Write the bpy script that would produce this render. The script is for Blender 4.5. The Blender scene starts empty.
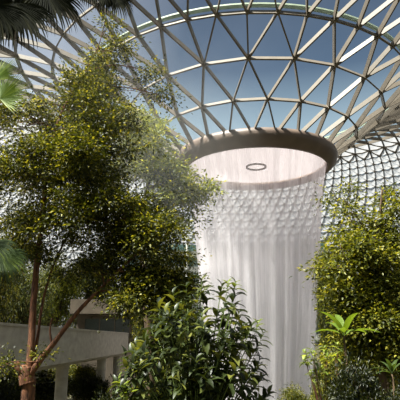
import bpy, math, random
import numpy as np
from mathutils import Vector

PI = math.pi
S = bpy.context.scene
COL = S.collection
rng = np.random.default_rng(7)

# ------------------------------------------------------------------ camera
F = 530.0
PITCH = math.radians(14.49)
Z0 = 1.7
cam_d = bpy.data.cameras.new('camera'); cam = bpy.data.objects.new('camera', cam_d); COL.objects.link(cam)
cam.location = (0, 0, Z0); cam.rotation_euler = (PI/2 + PITCH, 0, 0)
cam_d.sensor_width = 36; cam_d.lens = 36*F/400; cam_d.clip_end = 2000; cam_d.clip_start = .05
S.camera = cam

def at(px, py, d):
    u = (px-200)/F; v = -(py-200)/F
    c, s = math.cos(PITCH), math.sin(PITCH)
    x, y, z = u, c - v*s, s + v*c
    k = d/y
    return Vector((x*k, d, z*k + Z0))
def ppm(d):            # pixels per metre at distance d (about)
    return F/d*math.cos(PITCH)

def ground(x, y):
    def sm(a, b, t):
        t = min(1, max(0, (t-a)/(b-a))); return t*t*(3-2*t)
    z = -5.6*sm(6, 24, y)
    z += 5*sm(74, 100, y)
    z += 3.4*sm(17, 34, x)*sm(6, 20, y)
    z += .12*math.sin(x*.7+1)*math.sin(y*.5)
    return z

# ------------------------------------------------------------------ materials
def new_mat(name):
    m = bpy.data.materials.new(name); m.use_nodes = True
    nt = m.node_tree; nt.nodes.clear()
    return m, nt, nt.nodes, nt.links
def rgb(r, g, b):
    f = lambda c: ((c/255+.055)/1.055)**2.4 if c/255 > .04045 else c/255/12.92
    return (f(r), f(g), f(b), 1)

def solid(name, col, rough=.6, noise=.15, scale=6, metal=0, bump=0, spec=.4, stretch=(1, 1, 1), col2=None):
    m, nt, n, l = new_mat(name)
    out = n.new('ShaderNodeOutputMaterial'); p = n.new('ShaderNodeBsdfPrincipled')
    tc = n.new('ShaderNodeTexCoord'); mp = n.new('ShaderNodeMapping'); mp.inputs['Scale'].default_value = stretch
    no = n.new('ShaderNodeTexNoise'); no.inputs['Scale'].default_value = scale; no.inputs['Detail'].default_value = 6
    l.new(tc.outputs['Object'], mp.inputs[0]); l.new(mp.outputs[0], no.inputs['Vector'])
    cr = n.new('ShaderNodeValToRGB')
    c2 = col2 or tuple(c*(1-noise*2) for c in col[:3])+(1,)
    cr.color_ramp.elements[0].color = c2; cr.color_ramp.elements[1].color = tuple(min(1, c*(1+noise)) for c in col[:3])+(1,)
    cr.color_ramp.elements[0].position = .3; cr.color_ramp.elements[1].position = .7
    l.new(no.outputs['Fac'], cr.inputs[0]); l.new(cr.outputs[0], p.inputs['Base Color'])
    p.inputs['Roughness'].default_value = rough; p.inputs['Metallic'].default_value = metal
    p.inputs['Specular IOR Level'].default_value = spec
    if bump:
        b = n.new('ShaderNodeBump'); b.inputs['Strength'].default_value = bump; b.inputs['Distance'].default_value = .03
        l.new(no.outputs['Fac'], b.inputs['Height']); l.new(b.outputs[0], p.inputs['Normal'])
    l.new(p.outputs[0], out.inputs[0])
    return m

def leaf_mat(name, dark, mid, light, transl=.45, rough=.45, spec=.5):
    m, nt, n, l = new_mat(name)
    out = n.new('ShaderNodeOutputMaterial'); p = n.new('ShaderNodeBsdfPrincipled')
    g = n.new('ShaderNodeNewGeometry'); cr = n.new('ShaderNodeValToRGB')
    e = cr.color_ramp.elements; e[0].color = dark; e[1].color = light
    x = e.new(.72); x.color = mid
    l.new(g.outputs['Random Per Island'], cr.inputs[0])
    p.inputs['Roughness'].default_value = rough; p.inputs['Specular IOR Level'].default_value = spec
    l.new(cr.outputs[0], p.inputs['Base Color'])
    t = n.new('ShaderNodeBsdfTranslucent')
    mx = n.new('ShaderNodeMix'); mx.data_type = 'RGBA'; mx.blend_type = 'MULTIPLY'; mx.inputs[0].default_value = 1
    l.new(cr.outputs[0], mx.inputs[6]); mx.inputs[7].default_value = (1.5, 1.35, .5, 1)
    l.new(mx.outputs[2], t.inputs[0])
    ms = n.new('ShaderNodeMixShader'); ms.inputs[0].default_value = transl
    l.new(p.outputs[0], ms.inputs[1]); l.new(t.outputs[0], ms.inputs[2]); l.new(ms.outputs[0], out.inputs[0])
    return m

M = {}
M['steel'] = solid('painted_steel', rgb(102, 93, 82), rough=.55, noise=.06, scale=2)
M['bronze'] = solid('bronze_cladding', rgb(104, 88, 78), rough=.5, noise=.12, scale=.8, spec=.5)
M['gutter'] = solid('pale_green_gutter', rgb(130, 140, 120), rough=.6, noise=.1, scale=2)
M['concrete'] = solid('concrete', rgb(168, 160, 150), rough=.85, noise=.12, scale=1.2, bump=.15, stretch=(1, 1, 2))
M['dark_concrete'] = solid('dark_concrete', rgb(92, 82, 70), rough=.9, noise=.15, scale=1)
M['soil'] = solid('soil', rgb(62, 58, 36), rough=.95, noise=.3, scale=.8, bump=.4)
M['bark_red'] = solid('reddish_bark', rgb(118, 76, 50), rough=.85, noise=.3, scale=7, bump=.9, stretch=(2.5, 2.5, .5), col2=rgb(52, 34, 24))
M['bark'] = solid('brown_bark', rgb(90, 72, 52), rough=.85, noise=.3, scale=5, bump=.6, stretch=(2.5, 2.5, .5))
M['stem_red'] = solid('red_brown_stem', rgb(104, 66, 46), rough=.8, noise=.2, scale=8)
M['stem_green'] = solid('green_stem', rgb(96, 112, 50), rough=.6, noise=.2, scale=8)
M['dark_glass'] = solid('dark_glazing', rgb(60, 66, 62), rough=.15, noise=.1, spec=.6)
M['teal_glass'] = solid('teal_glazing', rgb(110, 150, 142), rough=.25, noise=.15, scale=1.5, spec=.6)
M['white_paint'] = solid('white_paint', rgb(215, 215, 205), rough=.5, noise=.05)
M['olive'] = leaf_mat('olive_leaves', rgb(28, 35, 10), rgb(76, 82, 24), rgb(156, 150, 52))
M['yellow'] = leaf_mat('yellow_green_leaves', rgb(52, 66, 16), rgb(118, 128, 32), rgb(182, 180, 62))
M['yellow_right'] = leaf_mat('bright_leaves', rgb(42, 50, 14), rgb(98, 104, 34), rgb(168, 162, 66))
M['shrub'] = leaf_mat('glossy_shrub_leaves', rgb(28, 36, 14), rgb(54, 64, 28), rgb(112, 114, 52), transl=.3, rough=.42, spec=.4)
M['lime'] = leaf_mat('lime_leaves', rgb(74, 92, 26), rgb(116, 130, 44), rgb(158, 166, 66), transl=.4)
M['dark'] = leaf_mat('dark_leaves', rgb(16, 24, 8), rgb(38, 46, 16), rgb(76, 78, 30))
M['back'] = leaf_mat('distant_leaves', rgb(40, 50, 26), rgb(82, 90, 44), rgb(130, 130, 72))
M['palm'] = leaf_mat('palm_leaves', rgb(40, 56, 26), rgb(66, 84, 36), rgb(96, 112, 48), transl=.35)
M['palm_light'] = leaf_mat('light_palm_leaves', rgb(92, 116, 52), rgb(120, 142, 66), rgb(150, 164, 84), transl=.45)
M['palm_dark'] = leaf_mat('shaded_palm_leaves', rgb(18, 20, 11), rgb(28, 31, 15), rgb(42, 42, 20), rough=.8, transl=.05, spec=.1)  # shade on the near fronds put into the leaf colour, darker than plain palm
M['banana'] = leaf_mat('broad_leaves', rgb(72, 96, 30), rgb(104, 126, 44), rgb(140, 154, 64), transl=.4)

def glass_mat():
    m, nt, n, l = new_mat('roof_glass')
    out = n.new('ShaderNodeOutputMaterial')
    t = n.new('ShaderNodeBsdfTransparent'); t.inputs[0].default_value = (.80, .86, .90, 1)
    g = n.new('ShaderNodeBsdfGlossy'); g.inputs['Roughness'].default_value = .05; g.inputs[0].default_value = (.8, .85, .9, 1)
    lw = n.new('ShaderNodeLayerWeight'); lw.inputs[0].default_value = .12
    mm = n.new('ShaderNodeMath'); mm.operation = 'MULTIPLY'; mm.inputs[1].default_value = .6
    ms = n.new('ShaderNodeMixShader')
    l.new(lw.outputs['Fresnel'], mm.inputs[0]); l.new(mm.outputs[0], ms.inputs[0])
    l.new(t.outputs[0], ms.inputs[1]); l.new(g.outputs[0], ms.inputs[2]); l.new(ms.outputs[0], out.inputs[0])
    return m
M['glass'] = glass_mat()

def cloth_mat(name, col, tr, tp):
    m, nt, n, l = new_mat(name)
    out = n.new('ShaderNodeOutputMaterial')
    d = n.new('ShaderNodeBsdfDiffuse'); d.inputs[0].default_value = col
    t = n.new('ShaderNodeBsdfTranslucent'); t.inputs[0].default_value = col
    x = n.new('ShaderNodeBsdfTransparent')
    a = n.new('ShaderNodeMixShader'); a.inputs[0].default_value = tr
    b = n.new('ShaderNodeMixShader'); b.inputs[0].default_value = tp
    l.new(d.outputs[0], a.inputs[1]); l.new(t.outputs[0], a.inputs[2])
    l.new(a.outputs[0], b.inputs[1]); l.new(x.outputs[0], b.inputs[2]); l.new(b.outputs[0], out.inputs[0])
    return m
M['shade'] = cloth_mat('white_shade_cloth', (.44, .44, .46, 1), .4, .1)
M['lens'] = cloth_mat('frosted_acrylic', (.18, .168, .18, 1), .85, .0)

def water_mat():
    m, nt, n, l = new_mat('falling_water')
    out = n.new('ShaderNodeOutputMaterial')
    uv = n.new('ShaderNodeUVMap'); uv.uv_map = 'UVMap'
    mp = n.new('ShaderNodeMapping'); mp.inputs['Scale'].default_value = (430, 2.2, 1)
    no = n.new('ShaderNodeTexNoise'); no.inputs['Scale'].default_value = 1; no.inputs['Detail'].default_value = 4; no.inputs['Roughness'].default_value = .7
    l.new(uv.outputs[0], mp.inputs[0]); l.new(mp.outputs[0], no.inputs['Vector'])
    mp2 = n.new('ShaderNodeMapping'); mp2.inputs['Scale'].default_value = (64, 5, 1)
    no2 = n.new('ShaderNodeTexNoise'); no2.inputs['Scale'].default_value = 1; no2.inputs['Detail'].default_value = 3
    l.new(uv.outputs[0], mp2.inputs[0]); l.new(mp2.outputs[0], no2.inputs['Vector'])
    ad = n.new('ShaderNodeMath'); ad.operation = 'ADD'; l.new(no.outputs['Fac'], ad.inputs[0]); l.new(no2.outputs['Fac'], ad.inputs[1])
    mr = n.new('ShaderNodeMapRange'); mr.inputs[1].default_value = .7; mr.inputs[2].default_value = 1.35
    mr.inputs[3].default_value = .20; mr.inputs[4].default_value = .60
    l.new(ad.outputs[0], mr.inputs[0])
    lw = n.new('ShaderNodeLayerWeight'); lw.inputs[0].default_value = .5
    mr2 = n.new('ShaderNodeMapRange'); mr2.inputs[1].default_value = .35; mr2.inputs[2].default_value = 1; mr2.inputs[3].default_value = 0; mr2.inputs[4].default_value = .3
    l.new(lw.outputs['Facing'], mr2.inputs[0])
    su = n.new('ShaderNodeSeparateXYZ'); l.new(uv.outputs[0], su.inputs[0])
    hr = n.new('ShaderNodeMapRange'); hr.inputs[1].default_value = .55; hr.inputs[2].default_value = .3; hr.inputs[3].default_value = 0; hr.inputs[4].default_value = .5
    l.new(su.outputs['Y'], hr.inputs[0])
    a3 = n.new('ShaderNodeMath'); a3.operation = 'ADD'; l.new(hr.outputs[0], a3.inputs[0]); l.new(mr.outputs[0], a3.inputs[1])
    a2 = n.new('ShaderNodeMath'); a2.operation = 'ADD'; a2.use_clamp = True
    l.new(a3.outputs[0], a2.inputs[0]); l.new(mr2.outputs[0], a2.inputs[1])
    # thinning where the sheet has broken up, by height
    d = n.new('ShaderNodeBsdfDiffuse'); d.inputs[0].default_value = (.98, .93, .97, 1)
    t = n.new('ShaderNodeBsdfTranslucent'); t.inputs[0].default_value = (.98, .93, .97, 1)
    x = n.new('ShaderNodeBsdfTransparent')
    a = n.new('ShaderNodeMixShader'); a.inputs[0].default_value = .55
    b = n.new('ShaderNodeMixShader')
    l.new(d.outputs[0], a.inputs[1]); l.new(t.outputs[0], a.inputs[2])
    fd = n.new('ShaderNodeMapRange'); fd.inputs[1].default_value = .84; fd.inputs[2].default_value = 1; fd.inputs[3].default_value = 1; fd.inputs[4].default_value = .1
    l.new(lw.outputs['Facing'], fd.inputs[0])
    fm_ = n.new('ShaderNodeMath'); fm_.operation = 'MULTIPLY'; l.new(a2.outputs[0], fm_.inputs[0]); l.new(fd.outputs[0], fm_.inputs[1])
    l.new(fm_.outputs[0], b.inputs[0]); l.new(x.outputs[0], b.inputs[1]); l.new(a.outputs[0], b.inputs[2]); l.new(b.outputs[0], out.inputs[0])
    return m
M['water'] = water_mat()

# ------------------------------------------------------------------ mesh helpers
class MB:
    def __init__(s): s.v = []; s.f = []; s.n = 0
    def add(s, v, f):
        v = np.asarray(v, float).reshape(-1, 3)
        s.v.append(v); s.f += [tuple(i+s.n for i in q) for q in f]; s.n += len(v)
    def box(s, a, b):
        (x0, y0, z0), (x1, y1, z1) = a, b
        s.add([(x0,y0,z0),(x1,y0,z0),(x1,y1,z0),(x0,y1,z0),(x0,y0,z1),(x1,y0,z1),(x1,y1,z1),(x0,y1,z1)],
              [(0,3,2,1),(4,5,6,7),(0,1,5,4),(1,2,6,5),(2,3,7,6),(3,0,4,7)])
    def tube(s, pts, radii, sides=8, wob=0, rg=None):
        pts = [Vector(p) for p in pts]; vs = []; fs = []
        prev = None
        for i, p in enumerate(pts):
            t = (pts[min(i+1, len(pts)-1)] - pts[max(i-1, 0)]).normalized()
            ref = prev if prev is not None else (Vector((1, 0, 0)) if abs(t.x) < .8 else Vector((0, 1, 0)))
            u = (ref - t*ref.dot(t)).normalized(); w = t.cross(u); prev = u
            for k in range(sides):
                a = 2*PI*k/sides
                r = radii[i]*(1 + (wob*(rg.random()-.5) if wob else 0))
                vs.append(p + u*math.cos(a)*r + w*math.sin(a)*r)
        for i in range(len(pts)-1):
            for k in range(sides):
                k2 = (k+1) % sides
                fs.append((i*sides+k, i*sides+k2, (i+1)*sides+k2, (i+1)*sides+k))
        fs.append(tuple(range(sides))[::-1]); fs.append(tuple((len(pts)-1)*sides+k for k in range(sides)))
        s.add([tuple(v) for v in vs], fs)
    def lathe(s, prof, n, c, closed=False):
        vs = []; fs = []; m = len(prof)
        for k in range(n):
            a = 2*PI*k/n
            for r, z in prof: vs.append((c[0]+r*math.sin(a), c[1]-r*math.cos(a), z))
        for k in range(n):
            k2 = (k+1) % n
            for j in range(m if closed else m-1):
                j2 = (j+1) % m
                fs.append((k*m+j, k2*m+j, k2*m+j2, k*m+j2))
        s.add(vs, fs)
    def build(s, name, mat, parent=None, smooth=False, origin=None):
        V = np.concatenate(s.v)
        if origin is not None: V = V - np.array(origin)
        me = bpy.data.meshes.new(name); me.from_pydata(V.tolist(), [], s.f)
        me.materials.append(mat)
        if smooth: me.polygons.foreach_set('use_smooth', [True]*len(me.polygons))
        o = bpy.data.objects.new(name, me); COL.objects.link(o)
        if origin is not None: o.location = origin
        if parent: o.parent = parent
        return o

def smooth_path(pts, k=4):
    pts = [Vector(p) for p in pts]
    out = []
    for i in range(len(pts)-1):
        p0 = pts[max(i-1, 0)]; p1 = pts[i]; p2 = pts[i+1]; p3 = pts[min(i+2, len(pts)-1)]
        for j in range(k):
            t = j/k
            out.append(.5*((2*p1)+(p2-p0)*t+(2*p0-5*p1+4*p2-p3)*t*t+(3*p1-p0-3*p2+p3)*t**3))
    out.append(pts[-1]); return out

def empty(name, loc):
    o = bpy.data.objects.new(name, None); COL.objects.link(o); o.location = loc; o.empty_display_size = .3; return o
def tag(o, label=None, cat=None, group=None, kind=None):
    if label: o['label'] = label
    if cat: o['category'] = cat
    if group: o['group'] = group
    if kind: o['kind'] = kind
    return o

LEAF4 = dict(v=np.array([(0,0,0),(.45,.5,.12),(1,0,-.05),(.45,-.5,.12)]), f=[(0,2,1),(0,3,2)])
_x = [0,.18,.42,.7,1.0]; _w = [0,.34,.5,.36,0]; _z = [0,.06,.07,.0,-.16]
_v = []; _f = []
for i in range(5): _v.append((_x[i],0,_z[i]-.0))
for i in (1,2,3): _v.append((_x[i],_w[i],_z[i]+.07)); 
for i in (1,2,3): _v.append((_x[i],-_w[i],_z[i]+.07))
_f = [(0,1,5),(1,2,6,5),(2,3,7,6),(3,4,7),(0,8,1),(1,8,9,2),(2,9,10,3),(3,10,4)]
LEAFBIG = dict(v=np.array(_v), f=_f)

def leaves_mesh(name, P, D, N, Ls, Ws, mat, parent, shape=LEAF4, origin=(0,0,0)):
    """P base points, D directions, N up vectors -> one mesh of leaves"""
    D = D/np.linalg.norm(D, axis=1, keepdims=True)
    Sx = np.cross(N, D); Sx /= np.linalg.norm(Sx, axis=1, keepdims=True)+1e-9
    Nz = np.cross(D, Sx)
    sv = shape['v']; k = len(sv)
    V = (P[:,None,:] + sv[None,:,0,None]*Ls[:,None,None]*D[:,None,:]
         + sv[None,:,1,None]*Ws[:,None,None]*Sx[:,None,:] + sv[None,:,2,None]*Ls[:,None,None]*Nz[:,None,:])
    V = V.reshape(-1, 3) - np.array(origin)
    n = len(P)
    fl = [np.array(f) for f in shape['f']]
    loops = np.concatenate([f for f in fl]); tot = np.array([len(f) for f in fl])
    L = (loops[None,:] + (np.arange(n)*k)[:,None]).reshape(-1)
    T = np.tile(tot, n); st = np.concatenate([[0], np.cumsum(T)[:-1]])
    me = bpy.data.meshes.new(name)
    me.vertices.add(len(V)); me.vertices.foreach_set('co', V.astype(np.float32).ravel())
    me.loops.add(len(L)); me.loops.foreach_set('vertex_index', L.astype(np.int32))
    me.polygons.add(len(T)); me.polygons.foreach_set('loop_start', st.astype(np.int32)); me.polygons.foreach_set('loop_total', T.astype(np.int32))
    me.update(calc_edges=True); me.validate()
    me.materials.append(mat)
    o = bpy.data.objects.new(name, me); COL.objects.link(o)
    if parent: o.parent = parent
    return o

def clump_leaves(C, n, spread, ls, ws, rg, flat=.45, droop=.25, out_from=None):
    """n leaves round every clump centre, in flattened sprays"""
    K = len(C); tot = K*n
    base = np.repeat(C, n, axis=0)
    off = rg.normal(size=(tot, 3)); off[:,2] *= flat
    # tilt each spray its own way
    tl = np.repeat(rg.normal(size=(K, 2))*.35, n, axis=0)
    off[:,2] += off[:,0]*tl[:,0] + off[:,1]*tl[:,1]
    P = base + off*spread*.6
    D = off + rg.normal(size=(tot, 3))*.6; D[:,2] -= droop
    N = rg.normal(size=(tot, 3))*.45; N[:,2] += 1
    L = ls*(.65+.7*rg.random(tot)); W = ws*(.7+.6*rg.random(tot))
    return P, D, N, L, W

def ell_points(c, r, n, rg, shell=.35):
    m = max(4, n//8)
    d = rg.normal(size=(m, 3)); d /= np.linalg.norm(d, axis=1, keepdims=True)
    rad = rg.random(m)**shell
    sub = np.array(c) + d*rad[:,None]*np.array(r)*.92
    pick = rg.integers(0, m, n)
    j = rg.normal(size=(n, 3))*np.array((.145, .145, .055))*max(r)
    # sprays sag outwards
    j[:,2] -= .25*np.abs(j[:,0])
    return sub[pick] + j

def tree(name, label, cat, base, stems, blobs, bark, leafm, ls, ws, n_leaf, spread, seed, twig_r=.012, group=None, shape=LEAF4, flat=.45, droop=.25, sides=8, wob=0, bound=None):
    """stems: (points, r0, r1) world; blobs: (centre, radii, clumps)"""
    rg = np.random.default_rng(seed); rp = random.Random(seed)
    root = empty(name, base); tag(root, label, cat, group)
    tb = MB(); ends = []
    for pts, r0, r1 in stems:
        sp = smooth_path(pts, 4); m = len(sp)
        rad = [r0+(r1-r0)*i/(m-1) for i in range(m)]
        tb.tube(sp, rad, sides, wob, rp)
        ends += [(p, rad[i]) for i, p in enumerate(sp)]
    EP = np.array([tuple(p) for p, r in ends]); ER = np.array([r for p, r in ends])
    allc = []
    for c, r, k in blobs:
        c = np.array(tuple(c)); pts = ell_points(c, r, k, rg)
        if bound is not None: pts = pts[bound(pts)]
        allc.append(pts)
        # a limb from the closest stem point to the blob, then twigs to some clumps
        dd = np.linalg.norm(EP-c, axis=1) + np.maximum(0, EP[:,2]-c[2])*.8
        i = int(dd.argmin()); s0 = Vector(EP[i]); cc = Vector(c)
        mid = s0.lerp(cc, .5)+Vector((rp.uniform(-.1,.1), rp.uniform(-.1,.1), .12*(cc-s0).length))
        rr = min(ER[i]*.7, .05*max(r)+twig_r)
        lp = smooth_path([s0, mid, cc], 3); tb.tube(lp, [rr+(twig_r-rr)*j/(len(lp)-1) for j in range(len(lp))], 5)
        for q in pts[::3]:
            q = Vector(q); a = lp[rp.randrange(2, len(lp))]
            m1 = a.lerp(q, .5)+Vector((0, 0, .06*(q-a).length))
            tb.tube([a, m1, q], [twig_r, twig_r*.7, twig_r*.35], 3)
    C = np.concatenate(allc)
    tb.build('trunk', bark, root, smooth=True, origin=None)
    root_o = np.array(tuple(base))
    o = [x for x in COL.objects if x.parent == root][-1]
    o.data.transform(__import__('mathutils').Matrix.Translation(-Vector(base)))
    P, D, N, L, W = clump_leaves(C, n_leaf, spread, ls, ws, rg, flat, droop)
    leaves_mesh('foliage', P, D, N, L, W, leafm, root, shape, origin=root_o)
    return root

# ------------------------------------------------------------------ glass roof (surface of revolution round the oculus)
LD, A0 = 62.0, math.radians(6.35)
CX, CY = LD*math.sin(A0), LD*math.cos(A0)
PH0 = -.112
N0 = 22
rings = [  # r, z, count, phase in steps, dx, dphase
    (8.75, 21.17, 22, 0, -.2, -.010), (12.07, 23.56, 22, .5, -.16, -.019), (15.41, 26.31, 22, 0, -.21, -.016),
    (19.33, 28.71, 44, 0, -1.3, .045), (23.4, 30.6, 44, .5, -1.3, .045), (27.6, 32.0, 44, 0, -1.3, .045),
    (31.6, 32.9, 88, 0, -1.3, .045), (35.2, 33.2, 88, .5, -1.3, .045), (38.8, 33.1, 88, 0, -1.3, .045)]
prof_r = [38.8, 46, 52, 58, 64, 70, 76, 81, 85, 88, 90]
prof_z = [33.1, 31.8, 29.8, 27.2, 24.0, 20.2, 15.8, 11, 6, 0, -7]
r = 38.8; k = 0
while r < 86:
    z0 = np.interp(r, prof_r, prof_z); z1 = np.interp(r+1, prof_r, prof_z)
    r += 2.7/math.sqrt(1+(z1-z0)**2); k += 1
    rings.append((r, float(np.interp(r, prof_r, prof_z)), 176, .5*(k % 2), -1.3, .045))
rings.append((88.5, -3, 176, .5*((k+1) % 2), -1.3, .045))
RV = []; RN = []
for i, (r, z, n, ph, dx, dp) in enumerate(rings):
    ra, za = rings[max(i-1, 0)][:2]; rb, zb = rings[min(i+1, len(rings)-1)][:2]
    tr, tz = rb-ra, zb-za; q = math.hypot(tr, tz); nr, nz = tz/q, -tr/q      # inward (down) normal
    vs = []; ns = []
    for j in range(n):
        a = 2*PI*(j+ph)/n + PH0 + dp
        vs.append(Vector((CX+dx+r*math.sin(a), CY-r*math.cos(a), z+Z0)))
        ns.append(Vector((nr*math.sin(a), -nr*math.cos(a), nz)))
    RV.append(vs); RN.append(ns)
tris = []; edges = []
for i in range(len(rings)-1):
    n1, p1, d1 = rings[i][2], rings[i][3], rings[i][5]; n2, p2, d2 = rings[i+1][2], rings[i+1][3], rings[i+1][5]
    A = lambda j: 2*PI*(j+p1)/n1
    B = lambda j: 2*PI*(j+p2)/n2
    a, b = 0, 0
    edges.append(((i, 0), (i+1, 0)))
    while a < n1 or b < n2:
        da = abs(A(a+1)-B(b)) if a < n1 else 9e9
        db = abs(B(b+1)-A(a)) if b < n2 else 9e9
        if da < db-1e-9: tris.append(((i, a % n1), (i, (a+1) % n1), (i+1, b % n2))); a += 1
        else: tris.append(((i, a % n1), (i+1, (b+1) % n2), (i+1, b % n2))); b += 1
        if not (a == n1 and b == n2): edges.append(((i, a % n1), (i+1, b % n2)))
for i, rg_ in enumerate(rings):
    for j in range(rg_[2]): edges.append(((i, j), (i, (j+1) % rg_[2])))
P_ = lambda q: RV[q[0]][q[1]]
N_ = lambda q: RN[q[0]][q[1]]
fm = MB()
for e0, e1 in edges:
    a, b = P_(e0), P_(e1); n = (N_(e0)+N_(e1)).normalized(); t = (b-a).normalized(); s = t.cross(n).normalized()
    ring = e0[0] == e1[0]; far = e0[0] > 8
    w = .078 if not far else .05; h = .52 if not far else .3
    if e0[0] == 0 and ring: w, h = .1, .25
    vs = [a-s*w, a+s*w, a+s*w+n*h, a-s*w+n*h, b-s*w, b+s*w, b+s*w+n*h, b-s*w+n*h]
    fm.add([tuple(v) for v in vs], [(0,1,5,4),(1,2,6,5),(2,3,7,6),(3,0,4,7)])
for i in range(len(rings)-1):            # node hubs
    if i > 12: break
    for v, n in zip(RV[i], RN[i]):
        u = n.orthogonal().normalized(); w = n.cross(u)
        vs = []
        for h in (-.03, .56):
            for q in range(8):
                a = PI/4*q; vs.append(tuple(v+n*h+(u*math.cos(a)+w*math.sin(a))*.17))
        fm.add(vs, [(q, (q+1) % 8, (q+1) % 8+8, q+8) for q in range(8)]+[tuple(range(8, 16)), tuple(range(7, -1, -1))])
ceiling = empty('ceiling', (CX, CY, 0)); tag(ceiling, kind='structure')
org = (CX, CY, 0)
def rel(o): o.data.transform(__import__('mathutils').Matrix.Translation((-CX, -CY, 0))); return o
rel(fm.build('frame', M['steel'], ceiling))
gm = MB(); off = 0
allv = []; idx = {}
for i, vs in enumerate(RV):
    for j, v in enumerate(vs): idx[(i, j)] = len(allv); allv.append(tuple(v))
gm.add(allv, [tuple(idx[q] for q in t) for t in tris])
rel(gm.build('glazing', M['glass'], ceiling))
sm = MB()
for t in tris:
    a, b, c = (P_(q) for q in t); m = (a+b+c)/3; n = (N_(t[0])+N_(t[1])+N_(t[2])).normalized()
    if (m.xy-Vector((CX, CY))).length < 33.5 or not (m.y > CY+6 or (m.x > CX+12 and m.y > CY-14)): continue
    q = [x.lerp(m, .05)+n*.22 for x in (a, b, c)]; md = [((q[i]+q[(i+1) % 3])/2).lerp(m, .05)+n*.2 for i in range(3)]
    vs = q+md+[m+n*.6]
    sm.add([tuple(v) for v in vs], [(0,3,6),(3,1,6),(1,4,6),(4,2,6),(2,5,6),(5,0,6)])
sh = rel(sm.build('shade_panel', M['shade'], ceiling)); sh['kind'] = 'stuff'

# oculus ring
om = MB()
om.lathe([(r_, z_+Z0) for r_, z_ in [(8.6,21.35),(9.1,21.55),(9.6,21.35),(9.75,20.9),(9.62,20.4),(9.3,19.95),(8.95,19.65),(8.65,19.5),(8.45,19.5),(8.38,19.7),(8.38,20.4),(8.45,21.1)]], 96, (CX, CY), closed=True)
tag(rel(om.build('trim_1', M['bronze'], None, smooth=True)), kind='structure').location = (CX, CY, 0)
gt = MB()
dxx = rings[3][4]
gt.lathe([(r_, z_+Z0) for r_, z_ in [(19.42,28.95),(19.75,29.12),(19.72,29.28),(19.38,29.12)]], 88, (CX+dxx, CY), closed=True)
gt.lathe([(r_, z_+Z0) for r_, z_ in [(19.38,29.25),(19.46,29.25),(19.46,29.45),(19.38,29.45)]], 88, (CX+dxx, CY), closed=True)
tag(rel(gt.build('trim_2', M['gutter'], None)), kind='structure').location = (CX, CY, 0)
# frosted lens over the oculus, with its ring fitting
sk = empty('skylight', (CX, CY, 20.2+Z0)); tag(sk, 'round frosted white skylight at the centre of the roof, above the waterfall', 'skylight')
lm = MB(); lm.lathe([(0.01, -.05), (3, .0), (5.5, .12), (8.3, .3)], 72, (0, 0)); lm.build('lens', M['lens'], sk, smooth=True)
l2 = MB(); l2.lathe([(1.08, -.2), (1.25, -.2), (1.25, -.03), (1.08, -.03)], 40, (0, 0), closed=True)
l2.build('vent_ring', M['dark_concrete'], sk)

# ------------------------------------------------------------------ waterfall
wz = [20.45, 19.4, 18.3, 17, 14, 10, 6, 2, -2, -5, -7.2]
wr = [8.3, 8.28, 8.1, 7.85, 7.5, 7.12, 6.75, 6.3, 5.75, 5.3, 5.1]
NS = 160
def water_sheet(name, parent, dr, zs=wz, rs=wr):
    vs = []; fs = []; uvs = []
    rgw = np.random.default_rng(5)
    wobble = rgw.normal(size=NS)*.05
    for j, (r_, z_) in enumerate(zip(rs, zs)):
        for k in range(NS):
            a = 2*PI*k/NS; rr = r_+dr+wobble[k]*(1+.15*j)
            vs.append((rr*math.sin(a), -rr*math.cos(a), z_+Z0))
    me = bpy.data.meshes.new(name)
    for j in range(len(zs)-1):
        for k in range(NS):
            k2 = (k+1) % NS; fs.append((j*NS+k, j*NS+k2, (j+1)*NS+k2, (j+1)*NS+k))
            uvs += [(k/NS, zs[j]/25), ((k+1)/NS, zs[j]/25), ((k+1)/NS, zs[j+1]/25), (k/NS, zs[j+1]/25)]
    me.from_pydata(vs, [], fs); u = me.uv_layers.new(name='UVMap'); u.data.foreach_set('uv', np.array(uvs).ravel())
    me.polygons.foreach_set('use_smooth', [True]*len(fs)); me.materials.append(M['water'])
    o = bpy.data.objects.new(name, me); COL.objects.link(o); o.parent = parent; return o
wf = empty('waterfall', (CX, CY, 0))
tag(wf, 'tall round white waterfall pouring from the roof opening down to the garden', 'waterfall')
water_sheet('water_curtain', wf, 0)

# ------------------------------------------------------------------ ground
nx, ny = 90, 80
vs = []; fs = []
for j in range(ny+1):
    for i in range(nx+1):
        x = -90+190*i/nx; y = -10+168*j/ny; vs.append((x, y, ground(x, y)))
for j in range(ny):
    for i in range(nx): fs.append((j*(nx+1)+i, j*(nx+1)+i+1, (j+1)*(nx+1)+i+1, (j+1)*(nx+1)+i))
g = MB(); g.add(vs, fs); tag(g.build('floor', M['soil'], None, smooth=True), kind='structure')

# ------------------------------------------------------------------ elevated walkway at left
br = empty('elevated_walkway', (-11, 40, 0))
tag(br, 'long grey concrete elevated walkway on columns behind the reddish tree trunk', 'bridge')
def bx(x, y):  # skewed coordinates: right face line
    return x + (y-23)*.012
def walk(prof, y0, y1, name, mat, parent):
    m = MB(); vs = []; n = 24
    for i in range(n+1):
        y = y0+(y1-y0)*i/n
        for X, Z in prof: vs.append((bx(X, y)+11, y-40, Z+Z0-(y-23)*.004))
    k = len(prof)
    fs = [(i*k+j, (i+1)*k+j, (i+1)*k+(j+1) % k, i*k+(j+1) % k) for i in range(n) for j in range(k)]
    fs += [tuple(range(k)), tuple(n*k+j for j in range(k))[::-1]]
    m.add(vs, fs); return m.build(name, mat, parent)
walk([(-8.72,.5),(-8.72,-1.55),(-9.1,-1.8),(-13.5,-1.8),(-13.9,-1.5),(-13.9,.5),(-13.6,.5),(-13.6,-.75),(-9.0,-.75),(-9.0,.5)], 8, 63, 'deck', M['concrete'], br)
walk([(-8.66,.62),(-8.66,.5),(-9.06,.5),(-9.06,.62)], 8, 63, 'coping', M['concrete'], br)
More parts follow.
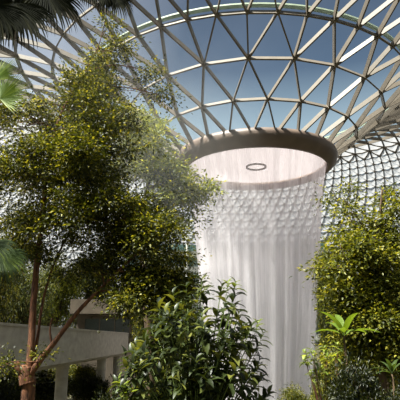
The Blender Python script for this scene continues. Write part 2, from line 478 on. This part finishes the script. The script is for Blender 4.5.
for y in (25, 38, 52, 61):
    c = MB(); x = bx(-9.6, y)
    for (ax, cw) in ((x, .42),):
        zt = -1.78+Z0-(y-23)*.004; zb = ground(x, y)-.3
        c.tube([(x+11, y-40, zb), (x+11, y-40, zt-.3), (x+11, y-40, zt+.02)], [.42, .42, .55], 16)
    c.build('column', M['concrete'], br, smooth=False)

# ------------------------------------------------------------------ buildings behind
pv = empty('concrete_pavilion', (-10.5, 66, 0)); pv.location.z = ground(-8, 66)
tag(pv, 'low concrete building with a dark wide window beyond the walkway', 'building')
def local(parent, m, name, mat):
    o = m.build(name, mat, parent); o.data.transform(__import__('mathutils').Matrix.Translation(-parent.location)); return o
a = at(78, 300, 68); b = at(136, 336, 68)
m = MB(); m.box((a.x, 68, ground(-8, 66)-.2), (b.x, 74, a.z-1.8)); 
local(pv, m, 'wall', M['dark_concrete'])
m = MB(); m.box((a.x-.6, 66.6, a.z-1.75), (b.x+.6, 74.5, a.z)); local(pv, m, 'roof_slab', M['dark_concrete'])
m = MB(); m.box((a.x+1, 67.9, b.z-.2), (b.x-.8, 68.05, a.z-2.2)); w1 = local(pv, m, 'window', M['dark_glass'])
m = MB()
m.box((a.x+1, 67.8, a.z-2.3), (b.x-.8, 67.9, a.z-2.15))
for i in range(4):
    xx = a.x+1+(b.x-a.x-1.8)*i/3; m.box((xx-.06, 67.8, b.z-.2), (xx+.06, 67.9, a.z-2.2))
local(w1, m, 'window_frame', M['dark_concrete']); w1.children[0].data.transform(__import__('mathutils').Matrix.Translation((0,0,0)))
w1.children[0].location = (0,0,0)
ch = w1.children[0]; ch.data.transform(__import__('mathutils').Matrix.Translation(Vector((0,0,0))+w1.location-pv.location))

tb_ = empty('terraced_building', (CX, 104, ground(CX, 104)))
tag(tb_, 'pale multi-storey terraced building with planted ledges, seen through the waterfall', 'building')
for lv in range(6):
    z = 1.2+lv*3.4
    m = MB(); n = 28; vs = []; R = 46+lv*.9
    for i in range(n+1):
        t = -.42+.8*i/n
        for rr, zz in ((R, z), (R, z+1.1), (R+.3, z+1.1), (R+.3, z+.35), (R+8, z+.35), (R+8, z)):
            vs.append((CX+rr*math.sin(t), CY+rr*math.cos(t), zz))
    fs = [(i*6+j, (i+1)*6+j, (i+1)*6+(j+1) % 6, i*6+(j+1) % 6) for i in range(n) for j in range(6)]+[tuple(range(6)), tuple(n*6+j for j in range(6))[::-1]]
    m.add(vs, fs); local(tb_, m, 'floor_slab', M['white_paint'])
m = MB(); vs = []
for i in range(29):
    t = -.42+.8*i/28
    for zz in (-2, 21): vs.append((CX+52.5*math.sin(t), CY+52.5*math.cos(t), zz))
m.add(vs, [(i*2, i*2+2, i*2+3, i*2+1) for i in range(28)]); local(tb_, m, 'glazed_wall', M['teal_glass'])

# slim white mast left of the waterfall
mp = at(187, 262, 50); gz = ground(mp.x, mp.y)
m = MB(); mt = at(187, 240, 50); m.tube([(mp.x, mp.y, gz-.1), (mp.x, mp.y, mt.z)], [.12, .1], 10); m.box((mt.x-.25, mt.y-.25, mt.z), (mt.x+.25, mt.y+.25, mt.z+.35))
o = m.build('lamp_post', M['white_paint'], None, origin=(mp.x, mp.y, gz)); tag(o, 'slim white lamp post standing just left of the waterfall', 'lamp post')

# ------------------------------------------------------------------ main trees
def B(px, py, d, rx, rz, ry, k): s = ppm(d); return (at(px, py, d), (rx/s, ry, rz/s), k)
def path(d, pts, dd=None): return [at(p[0], p[1], d + (p[2] if len(p) > 2 else 0)) for p in pts]
def rooted(d, px, py, extra=()):
    p = at(px, py, d); return [(p.x, p.y, ground(p.x, p.y)-.15)]

d = 15
b0 = at(28, 400, d); gb = ground(b0.x, b0.y)
stems = [([(b0.x-.05, d, gb-.15), (b0.x-.03, d, gb+1)]+path(d, [(28,400),(28,374)]), .20, .17),
         (path(d, [(28,380),(31,350),(33,310,.1),(37,262,.2),(42,220,.1),(46,182),(51,150,-.2),(62,112,-.2),(80,80),(98,48,.2)]), .115, .02),
         (path(d, [(29,376,-.05),(42,358,-.2),(54,343,-.3),(76,314,-.4),(98,291,-.5),(125,265,-.6),(152,240,-.7)]), .095, .02),
         (path(d, [(33,365),(38,335,.25),(41,312,.4),(47,285,.6),(60,250,.8),(84,210,1)]), .05, .02),
         (path(d, [(28,384),(27,376),(29,366)]), .23, .2),
         (path(d, [(27,378),(19,368,-.1),(16,362,-.1)]), .13, .07),
         (path(d, [(52,345,-.3),(50,330,-.3),(52,318,-.35)]), .035, .015),
         (path(d, [(36,362,-.3),(12,362,-.6),(0,368,-.8)]), .02, .008)]
blobs = [B(112,52,d,26,20,.9,26), B(92,75,d,32,20,1.2,45), B(150,72,d,14,12,.6,9), B(160,95,d,14,7,.5,7), B(75,110,d,45,30,1.6,110),
         B(28,125,d,36,28,1.5,80), B(25,175,d,48,42,1.8,170), B(85,165,d,48,42,1.8,190), B(60,225,d,45,42,1.8,130),
         B(120,215,d,45,42,1.7,180), B(110,130,d,38,26,1.4,70), B(150,240,d-.5,34,34,1.3,110), B(142,280,d-.6,34,26,1.1,75), B(15,235,d+1,30,35,1.3,70),
         B(95,265,d,36,24,1.1,50), B(128,298,d-.4,24,16,.9,34), B(165,285,d-.5,26,26,1,60), B(105,22,d,8,6,.4,4),
         B(10,366,d-.7,15,2,.2,6), B(40,354,d-.5,8,2,.1,2)]
tree('large_tree', 'large leafy tree with a forked reddish-brown trunk in front of the walkway', 'tree', (b0.x, d, gb), stems, blobs,
     M['bark_red'], M['olive'], .10, .05, 70, .37, 11, sides=12, wob=.12, flat=.4, bound=lambda p: p[:,0] > -8.2)

d = 21
b0 = at(150, 400, d); gb = ground(b0.x, b0.y)
stems = [([(b0.x, d, gb-.15)]+path(d, [(151,380),(148,320),(143,260),(146,200),(150,160),(140,120)]), .22, .04)]
blobs = [B(132,124,d,28,20,1.3,60), B(148,153,d,26,26,1.5,100), B(166,186,d,20,22,1.4,85), B(204,189,d,11,4,.5,12), B(192,196,d,12,9,.7,18), B(165,215,d,24,32,1.6,70), B(120,165,d+.5,36,30,1.5,70)]
tree('yellow_green_tree', 'sunlit yellow-green tree whose branch tips reach the left edge of the waterfall', 'tree', (b0.x, d, gb), stems, blobs,
     M['bark'], M['yellow'], .15, .075, 48, .5, 12, flat=.35)

d = 14
b0 = at(384, 410, d); gb = ground(b0.x, b0.y)
stems = [([(b0.x, d, gb-.15)]+path(d, [(384,400),(381,350),(380,300),(375,250),(380,215),(382,190)]), .13, .02),
         (path(d, [(381,340),(366,310,-.3),(352,275,-.5),(340,245,-.6)]), .05, .015),
         (path(d, [(380,300),(392,270,.2),(398,230,.3)]), .05, .015),
         (path(d, [(352,275,-.5),(330,268,-.7),(310,269,-.8)]), .018, .006),
         (path(d, [(376,255),(362,225,-.2),(342,196,-.3)]), .018, .006)]
blobs = [B(368,222,d,26,12,.8,24), B(392,212,d,12,9,.5,9), B(345,205,d,12,6,.4,6), B(363,250,d,30,18,1.1,70), B(390,265,d,28,30,1.2,100), B(335,268,d-.7,24,6,.4,12), B(352,288,d,26,18,1,50), B(385,310,d,34,30,1.3,120),
         B(350,318,d+.6,22,18,.9,45), B(395,360,d,30,32,1.2,110), B(360,372,d+1,30,30,1,80), B(372,340,d-.3,36,24,1,100), B(358,300,d+.3,28,26,1,80), B(395,325,d-.3,26,26,1,70)]
tree('bright_leaved_tree', 'bright yellow-green small-leaved tree to the right of the waterfall', 'tree', (b0.x, d, gb), stems, blobs,
     M['bark'], M['yellow_right'], .108, .06, 52, .35, 13, flat=.45)

# sparse twiggy tree rising behind it
d = 24
b0 = at(384, 380, d); gb = ground(b0.x, b0.y)
stems = [([(b0.x, d, gb-.15)]+path(d, [(386,380),(384,300),(382,240),(383,188)]), .16, .03),
         (path(d, [(383,262),(352,222),(332,190)]), .04, .012), (path(d, [(382,240),(396,205)]), .04, .012), (path(d, [(360,235),(350,205),(352,180)]), .03, .01)]
blobs = [B(332,196,d,12,9,.6,7), B(352,188,d,10,9,.6,6), B(383,195,d,14,10,.8,9), B(397,200,d,8,10,.8,6), B(340,225,d,16,10,.8,10)]
tree('twiggy_tree', 'sparse twiggy tree reaching above the bright-leaved tree, against the far roof', 'tree', (b0.x, d, gb), stems, blobs,
     M['bark'], M['yellow_right'], .18, .09, 26, .45, 14)

# ------------------------------------------------------------------ foreground shrub with big glossy leaves
def whorl_plant(name, label, cat, base, tips, stem_r, mat, stem_mat, ls, ws, nl, seed, shape=LEAFBIG, droop=.35, along=.35, group=None, tipmat=None):
    rg = np.random.default_rng(seed); rp = random.Random(seed)
    root = empty(name, base); tag(root, label, cat, group)
    tb = MB(); Ps=[]; Ds=[]; Ns=[]; Ls=[]; Ws=[]
    b = Vector(base)
    trunks = [b+Vector((rp.uniform(-.08,.08), rp.uniform(-.08,.08), 0)) for _ in range(max(1, min(5, len(tips)//5)))]
    for t in tips:
        t = Vector(t); q = min(trunks, key=lambda c: (c.xy-t.xy).length)
        m1 = q.lerp(t, .45)+Vector((0, 0, .12*(t-q).length)); m1.xy = q.xy.lerp(t.xy, .35)
        sp = smooth_path([q-Vector((0,0,.06)), m1, t], 6)
        tb.tube([p-b for p in sp], [stem_r+(stem_r*.25-stem_r)*i/(len(sp)-1) for i in range(len(sp))], 6)
        ax = (sp[-1]-sp[-4]).normalized(); u = ax.orthogonal().normalized(); w = ax.cross(u)
        for i in range(nl):
            s = rp.random()**.8*along*1.0; k = i/nl
            pos = sp[-1]-ax*(k*along) if (sp[-1]-sp[0]).length > along else sp[-1]
            a = i*2.4+rp.uniform(-.3,.3); spread = .55+.75*k
            dr = (u*math.cos(a)+w*math.sin(a))*math.sin(spread)+ax*math.cos(spread); dr.z -= droop*rp.random()
            nn = Vector((0,0,1))+ax*.5+Vector((rp.uniform(-.3,.3), rp.uniform(-.3,.3), 0))
            Ps.append(tuple(pos)); Ds.append(tuple(dr)); Ns.append(tuple(nn)); sc = rp.uniform(.65,1.15)*(.75+.35*k)
            Ls.append(ls*sc); Ws.append(ws*sc)
    tb.build('stem', stem_mat, root, smooth=True)
    leaves_mesh('foliage', np.array(Ps), np.array(Ds), np.array(Ns), np.array(Ls), np.array(Ws), mat, root, shape, origin=tuple(base))
    return root

rp = random.Random(3)
d = 5.2
c0 = at(195, 400, d); gz = ground(c0.x, c0.y)
tips = []
outline = [(118,380),(124,388),(127,352),(138,340),(150,326),(160,302),(173,290),(188,281),(203,279),(222,281),(234,290),(238,310),(250,326),(258,342),(259,358),(262,376),(268,390)]
def in_poly(x, y, P):
    c = False
    for i in range(len(P)):
        (x0, y0), (x1, y1) = P[i-1], P[i]
        if (y0 > y) != (y1 > y) and x < (x1-x0)*(y-y0)/(y1-y0)+x0: c = not c
    return c
PL = [(124,420)]+outline+[(266,420)]
for (x, y) in outline: tips.append(at(x+rp.uniform(-2,2), y+rp.uniform(1,5), d+rp.uniform(-.25,.25)))
k = 0
while k < 165:
    x = rp.uniform(120, 266); y = rp.uniform(290, 418)
    if not in_poly(x, y-6, PL): continue
    tips.append(at(x, y, d+rp.uniform(-.5,.55))); k += 1
whorl_plant('glossy_shrub', 'dark glossy large-leaved shrub in front of the waterfall foot', 'shrub', (c0.x, d, gz), tips, .012, M['shrub'], M['stem_green'], .168, .066, 9, 21, along=.18, droop=.7)
# two arching lime shoots
for i, (x, y, lab) in enumerate([(232, 285, 'arching shoot with fresh lime leaves at the top right of the glossy shrub'), (262, 331, 'thin shoot with curled lime leaves poking out right of the glossy shrub'), (122, 383, 'short shoot with pale lime leaves at the left edge of the glossy shrub')]):
    pass
T2 = [at(228,284,d-.1), at(236,283,d-.05)], [at(258,324,d-.1), at(263,334,d-.1)], [at(120,382,d-.3), at(126,388,d-.3)]
labs = ['arching young shoot with fresh lime leaves at the top right of the glossy shrub', 'thin low shoot with curled lime leaf tips poking out right of the glossy shrub', 'short shoot of pale lime leaves at the left edge of the glossy shrub']
for tt, lab in zip(T2, labs):
    bb = (c0.x+(tt[0].x-c0.x)*.5, d, ground(c0.x, d))
    whorl_plant('young_shoot', lab, 'shoot', bb, tt, .007, M['lime'], M['stem_green'], .12, .042, 6, 31, along=.08, droop=.5, group='lime shoots round the glossy shrub')

# sapling with reddish stem and lime crown
d = 9.5; c0 = at(331, 400, d); gz = ground(c0.x, c0.y)
tips = [at(310+rp.uniform(-6,6), 356+rp.uniform(-6,8), d+rp.uniform(-.2,.2)) for _ in range(5)]+[at(331+rp.uniform(-7,7), 350+rp.uniform(-6,6), d+rp.uniform(-.2,.2)) for _ in range(4)]+[at(316+rp.uniform(-8,8), 372+rp.uniform(-5,5), d) for _ in range(4)]
whorl_plant('lime_sapling', 'small sapling with a thin reddish stem and lime leaf clusters right of the waterfall foot', 'sapling', (c0.x, d, gz), tips, .012, M['lime'], M['stem_red'], .15, .065, 9, 22, along=.09, droop=.9)
# broad-leaved plant
def broad_plant(name, label, px, py, d, nl, L, W, seed, mat):
    rp = random.Random(seed); c = at(px, py, d); gz = ground(c.x, c.y)
    root = empty(name, (c.x, c.y, gz)); tag(root, label, 'plant')
    m = MB(); m.tube([(0,0,-.1), (.02,0,(c.z-gz)*.5), (0,0,c.z-gz)], [.025,.022,.018], 8); m.build('stem', M['bark'], root, smooth=True)
    for i in range(nl):
        a = 2*PI*i/nl+rp.uniform(-.2,.2); el = rp.uniform(.45,1.2); lm = MB()
        ll = L*rp.uniform(.8,1.15); h = Vector((math.cos(a), math.sin(a), 0)); s = Vector((-math.sin(a), math.cos(a), 0))
        vs = []; n = 9; p = Vector((0,0,c.z-gz)); e = el
        for j in range(n+1):
            t = j/n; w = W*(.1 if j == 0 else math.sin(PI*min(1, .08+t*.95))**.7*.5) if t > .18 else W*.04
            if j == n: w = .002
            up = h*-math.sin(e)+Vector((0,0,1))*math.cos(e)
            vs += [tuple(p+s*w+up*w*.35), tuple(p), tuple(p-s*w+up*w*.35)]
            p = p+(h*math.cos(e)+Vector((0,0,1))*math.sin(e))*ll/n; e -= .11
        fs = [(j*3+q, j*3+q+1, j*3+q+4, j*3+q+3) for j in range(n) for q in (0,1)]
        lm.add(vs, fs); lm.build('leaf', mat, root, smooth=True)
    return root
broad_plant('broad_leaved_plant', 'rosette of long bright green leaves in front of the bright-leaved tree', 344, 336, 8.9, 9, .62, .12, 4, M['banana'])
broad_plant('arching_leaf_plant', 'dark rosette of long arching leaves low beside the tree trunk at the right', 392, 374, 10, 9, .42, .07, 5, M['palm'])

# ------------------------------------------------------------------ fan palms at left
def fan_leaf(m_mb, hub, direction, normal, R, nseg, rp, droop=.35, spread=2.6, width=.05):
    dr = direction.normalized(); n = (normal-dr*normal.dot(dr)).normalized(); s = n.cross(dr)
    for i in range(nseg):
        a = -spread/2+spread*i/(nseg-1)+rp.uniform(-.02,.02)
        ax = dr*math.cos(a)+s*math.sin(a); sd = n.cross(ax)
        L = R*(1-.18*abs(a)/(spread/2))*rp.uniform(.9,1.05); p = hub.copy(); vs = []; k = 7; cur = ax.copy()
        for j in range(k+1):
            t = j/k; w = width*(t*1.6+.12 if t < .45 else (1-t)*1.5+.02)
            vs += [tuple(p+sd*w), tuple(p-n*w*.6), tuple(p-sd*w)]
            cur = (cur+Vector((0,0,-1))*droop*t*t*.9).normalized(); p = p+cur*L/k
        m_mb.add(vs, [(j*3+q, j*3+q+1, j*3+q+4, j*3+q+3) for j in range(k) for q in (0,1)])
def fan_palm(label, crown, leafspecs, R, mat, seed, d, seg=.04):
    rp = random.Random(seed); gz = ground(crown.x, crown.y); base = Vector((crown.x, crown.y, gz))
    root = empty('fan_palm', base); tag(root, label, 'palm', 'fan palms along the left edge')
    m = MB(); h = crown-base
    m.tube([(0,0,-.15)]+[tuple(h*t+Vector((.03*math.sin(t*5),0,0))) for t in (.2,.4,.6,.8,1)], [.13,.1,.09,.09,.1,.11], 10, .15, rp); m.build('trunk', M['bark'], root, smooth=True)
    for hub, nrm, RR, dp in leafspecs:
        hub = Vector(hub)-base; dirv = (hub-h)
        lm = MB()
        s0 = h; mid = s0.lerp(hub, .5)+Vector((0,0,.12*dirv.length))
        sp = smooth_path([s0, mid, hub], 4); lm.tube(sp, [.018]*len(sp), 5)
        fan_leaf(lm, hub, (sp[-1]-sp[-3]) if dirv.length > .05 else Vector((0,0,1)), Vector(nrm), RR, 30, rp, dp, width=seg)
        lm.build('frond', mat, root)
    return root
def rand_leaves(crown, n, rp, pet, R, dp=.5, skip=None):
    out = []
    for i in range(n):
        a = 2*PI*i/n+rp.uniform(-.2,.2); el = rp.uniform(-.3,.9)
        v = Vector((math.cos(a)*math.cos(el), math.sin(a)*math.cos(el), math.sin(el)))
        if skip and skip(v): continue
        out.append((crown+v*pet, (-v.x*.5, -v.y*.5, 1), R, dp))
    return out
rp = random.Random(8)
d = 7.5
cr = at(-25, -75, d)
sp_ = [(at(14,2,d-.3), (.2,-1,.5), 1.0, 1.0), (at(-8,4,d-.5), (.1,-1,.5), .95, 1.0), (at(44,-12,d+.2), (.3,-1,.6), 1.0, .9), (at(0,-5,d+.3), (.1,-1,.3), .75, 1.0), (at(106,-12,d+.5), (.3,-1,.5), .75, 1.3), (at(86,-20,d+.3), (.3,-1,.5), .75, 1.3)]
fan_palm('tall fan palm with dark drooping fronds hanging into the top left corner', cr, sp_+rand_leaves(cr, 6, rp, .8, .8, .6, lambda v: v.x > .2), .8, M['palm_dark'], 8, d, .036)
d = 9
cr = at(-45, 150, d)
sp_ = [(at(0,99,d-.2), (-.4,-1,.2), .72, .1), (at(-6,80,d+.2), (-.4,-1,.2), .7, .12)]
fan_palm('fan palm of medium height with upright light green fronds at the left edge', cr, sp_+rand_leaves(cr, 7, rp, .7, .6, .4, lambda v: v.x > .3), .6, M['palm_light'], 9, d, .022)
d = 10
cr = at(-38, 235, d)
sp_ = [(at(-2,254,d-.2), (.3,-1,.6), .8, .9), (at(-14,244,d-.5), (.2,-1,.6), .8, 1.0)]
fan_palm('low fan palm with one dark green drooping frond beside the tree trunk', cr, sp_+rand_leaves(cr, 7, rp, .7, .7, .6, lambda v: v.x > .3), .7, M['palm'], 10, d, .028)

# ------------------------------------------------------------------ background trees (shared prototypes)
def proto_tree(seed, leafm, n_clump, leaf, n_leaf=26):
    rg = np.random.default_rng(seed); rp = random.Random(seed)
    tb = MB(); tb.tube([(0,0,-.05),(.02,0,.3),(-.02,.01,.6),(0,0,.85)], [.035,.028,.018,.006], 7)
    cs = [((0,0,.62),(.4,.4,.34),n_clump)]+[((rp.uniform(-.25,.25),rp.uniform(-.25,.25),rp.uniform(.35,.8)),(.2,.2,.16),n_clump//5) for _ in range(5)]
    C = np.concatenate([ell_points(c, r_, k, rg, .45) for c, r_, k in cs]); C = C[C[:,2] > .06]
    for q in C[::4]:
        tb.tube([(0,0,.25+.4*rp.random()), tuple((q*.6)+np.array((0,0,.25))), tuple(q)], [.01,.006,.002], 3)
    P, D, N, L, W = clump_leaves(C, n_leaf, .085, leaf, leaf*.5, rg, .5, .2)
    return tb, (P, D, N, L, W), leafm
protos = {}
def bg_tree(kind, label, px, ptop, d, hpx_w, group=None, pbase=None, name='garden_tree', cat='tree'):
    tp = at(px, ptop, d); gz = ground(tp.x, tp.y)
    h = max(.8, tp.z-gz)/1.0; w = hpx_w/ppm(d)
    if kind not in protos:
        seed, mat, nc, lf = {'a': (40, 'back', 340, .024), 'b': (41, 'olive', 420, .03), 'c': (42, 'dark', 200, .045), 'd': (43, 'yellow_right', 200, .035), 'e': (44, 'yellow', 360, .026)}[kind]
        tb, lv, lm = proto_tree(seed, M[mat], nc, lf)
        r0 = empty(name, (0,0,0)); tb.build('trunk', M['bark'], r0, smooth=True); leaves_mesh('foliage', *lv, lm, r0)
        protos[kind] = r0; root = r0
    else:
        src = protos[kind]; root = src.copy(); COL.objects.link(root); root.name = name
        for c in src.children: q = c.copy(); COL.objects.link(q); q.parent = root
    root.location = (tp.x, tp.y, gz); root.scale = (w, w*.9, h); root.rotation_euler = (0, 0, rp.uniform(0, 6))
    for k_ in ('group',):
        if k_ in root: del root[k_]
    tag(root, label, cat, group); return root
BG = [
 ('b','dense dark tree behind the walkway at the far left edge',-2,205,50,74),
 ('a','pale green tree behind the walkway, just left of the reddish trunk',26,238,62,70),
 ('e','sunlit bushy tree behind the walkway, right of the reddish trunk',58,246,82,64),
 ('a','hazy tree behind the low concrete building',98,232,92,60),
 ('b','dark bushy tree between the low building and the glossy shrub',152,240,42,44),
 ('b','broad dark tree directly left of the waterfall',168,232,38,46),
 ('a','hazy tree by the white lamp post',186,262,46,26),
 ('a','faint tall tree behind the left half of the waterfall',228,236,84,50),
 ('a','faint tall tree behind the right half of the waterfall',297,232,82,56),
 ('a','faint low tree behind the middle of the waterfall',262,300,78,46),
 ('b','dark narrow tree just right of the waterfall',322,226,44,26),
 ('c','dark rounded tree between the waterfall and the bright-leaved tree',336,240,34,32),
 ('b','dense tree behind the right side of the bright-leaved tree',392,225,30,60),
 ('b','tall tree far behind the bright-leaved tree, under the sloping roof',372,246,64,50),
 ('a','pale tree far behind the twiggy tree, nearest the roof foot',410,250,76,56),
 ('e','yellowish tree behind the middle of the bright-leaved tree',356,235,36,44),
]
for k_, lab, px, pt, d_, w_ in BG: bg_tree(k_, lab, px, pt, d_, w_, group='garden trees in the background')
SH = [
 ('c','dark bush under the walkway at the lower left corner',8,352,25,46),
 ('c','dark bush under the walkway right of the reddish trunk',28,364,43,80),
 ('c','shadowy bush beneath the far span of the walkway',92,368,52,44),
 ('b','tall shadowy bush behind the far columns of the walkway',78,357,58,60),
 ('c','shadowy bush left of the glossy shrub',112,372,26,44),
 ('b','low leafy bush behind the glossy shrub',172,350,26.5,60),
 ('d','low clipped bush at the foot of the waterfall',292,383,36,60),
 ('d','leafy bush directly below the lime sapling',318,376,10.8,44),
 ('c','dark leafy bush between the lime sapling and the arching leaf plant',354,347,8.3,56),
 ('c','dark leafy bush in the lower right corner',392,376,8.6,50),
 ('b','dark bush behind the rosette of long bright leaves',330,320,18.5,36),
]
for k_, lab, px, pt, d_, w_ in SH: bg_tree(k_, lab, px, pt, d_, w_, group='low garden bushes', name='garden_bush', cat='bush')

# ------------------------------------------------------------------ mist
def mist(name, label, c, r, dens):
    m, nt, n, l = new_mat(name+'_volume')
    out = n.new('ShaderNodeOutputMaterial'); v = n.new('ShaderNodeVolumeScatter'); v.inputs['Anisotropy'].default_value = .1
    v.inputs['Color'].default_value = (.95, .93, .9, 1)
    tc = n.new('ShaderNodeTexCoord'); ln = n.new('ShaderNodeVectorMath'); ln.operation = 'LENGTH'; l.new(tc.outputs['Object'], ln.inputs[0])
    mr = n.new('ShaderNodeMapRange'); mr.inputs[1].default_value = 1; mr.inputs[2].default_value = .2; mr.inputs[3].default_value = 0; mr.inputs[4].default_value = dens
    l.new(ln.outputs['Value'], mr.inputs[0]); l.new(mr.outputs[0], v.inputs['Density']); l.new(v.outputs[0], out.inputs['Volume'])
    m.cycles.volume_step_rate = 4
    import bmesh
    bm = bmesh.new(); bmesh.ops.create_icosphere(bm, subdivisions=3, radius=1)
    me = bpy.data.meshes.new(name); bm.to_mesh(me); bm.free(); me.materials.append(m)
    o = bpy.data.objects.new(name, me); COL.objects.link(o); o.location = c; o.scale = r; tag(o, label, 'mist', None, 'stuff'); return o
mist('mist', 'pale sunlit mist drifting round the crown of the large tree', at(122, 150, 17.5), (5.5, 5, 5), .03)
mist('spray_mist', 'white spray mist hanging round the waterfall foot', (CX, CY, 3), (10, 10, 15), .06)

# ------------------------------------------------------------------ light
SUN = Vector((-.42, -.24, .86)).normalized()
sd = bpy.data.lights.new('sun', 'SUN'); so = bpy.data.objects.new('sun', sd); COL.objects.link(so)
sd.energy = 20.0; sd.angle = math.radians(7.0); sd.color = (1, .93, .80)
so.rotation_euler = SUN.to_track_quat('Z', 'Y').to_euler(); so.location = (0, 0, 60)
w = bpy.data.worlds.new('sky'); S.world = w; w.use_nodes = True
nt = w.node_tree; n = nt.nodes; l = nt.links; n.clear()
out = n.new('ShaderNodeOutputWorld'); bg = n.new('ShaderNodeBackground'); tc = n.new('ShaderNodeTexCoord')
sx = n.new('ShaderNodeSeparateXYZ'); l.new(tc.outputs['Generated'], sx.inputs[0])
cr = n.new('ShaderNodeValToRGB'); e = cr.color_ramp.elements
e[0].position = 0; e[0].color = (.08, .08, .06, 1)
e[1].position = 1; e[1].color = (.8, .85, .9, 1)
x = e.new(.10); x.color = (.16, .18, .16, 1)
x = e.new(.22); x.color = (.60, .68, .70, 1)
x = e.new(.38); x.color = (.36, .47, .54, 1)
x = e.new(.47); x.color = (.115, .168, .245, 1)
x = e.new(.60); x.color = (.06, .092, .15, 1)
x = e.new(.72); x.color = (.3, .36, .42, 1)
l.new(sx.outputs['Z'], cr.inputs[0])
vd = n.new('ShaderNodeVectorMath'); vd.operation = 'DOT_PRODUCT'; vd.inputs[1].default_value = tuple(Vector((-.75, .45, .5)).normalized())
l.new(tc.outputs['Generated'], vd.inputs[0])
gl = n.new('ShaderNodeMapRange'); gl.inputs[1].default_value = .66; gl.inputs[2].default_value = 1.0; gl.inputs[3].default_value = 0; gl.inputs[4].default_value = .9
l.new(vd.outputs['Value'], gl.inputs[0])
no = n.new('ShaderNodeTexNoise'); no.inputs['Scale'].default_value = 3; no.inputs['Detail'].default_value = 5; l.new(tc.outputs['Generated'], no.inputs['Vector'])
mu = n.new('ShaderNodeMath'); mu.operation = 'MULTIPLY_ADD'; mu.inputs[1].default_value = .25; l.new(no.outputs['Fac'], mu.inputs[0]); l.new(gl.outputs[0], mu.inputs[2])
sb = n.new('ShaderNodeMath'); sb.operation = 'SUBTRACT'; sb.inputs[1].default_value = .11; sb.use_clamp = True; l.new(mu.outputs[0], sb.inputs[0])
mx = n.new('ShaderNodeMix'); mx.data_type = 'RGBA'; l.new(sb.outputs[0], mx.inputs[0]); l.new(cr.outputs[0], mx.inputs[6]); mx.inputs[7].default_value = (.85, .86, .92, 1)
l.new(mx.outputs[2], bg.inputs[0]); bg.inputs[1].default_value = 1.0; l.new(bg.outputs[0], out.inputs[0])

S.view_settings.view_transform = 'Standard'; S.view_settings.look = 'None'; S.view_settings.gamma = 1; S.view_settings.exposure = .3
S.view_settings.use_curve_mapping = False
S.cycles.use_denoising = True
S.cycles.transparent_max_bounces = 16; S.cycles.max_bounces = 6
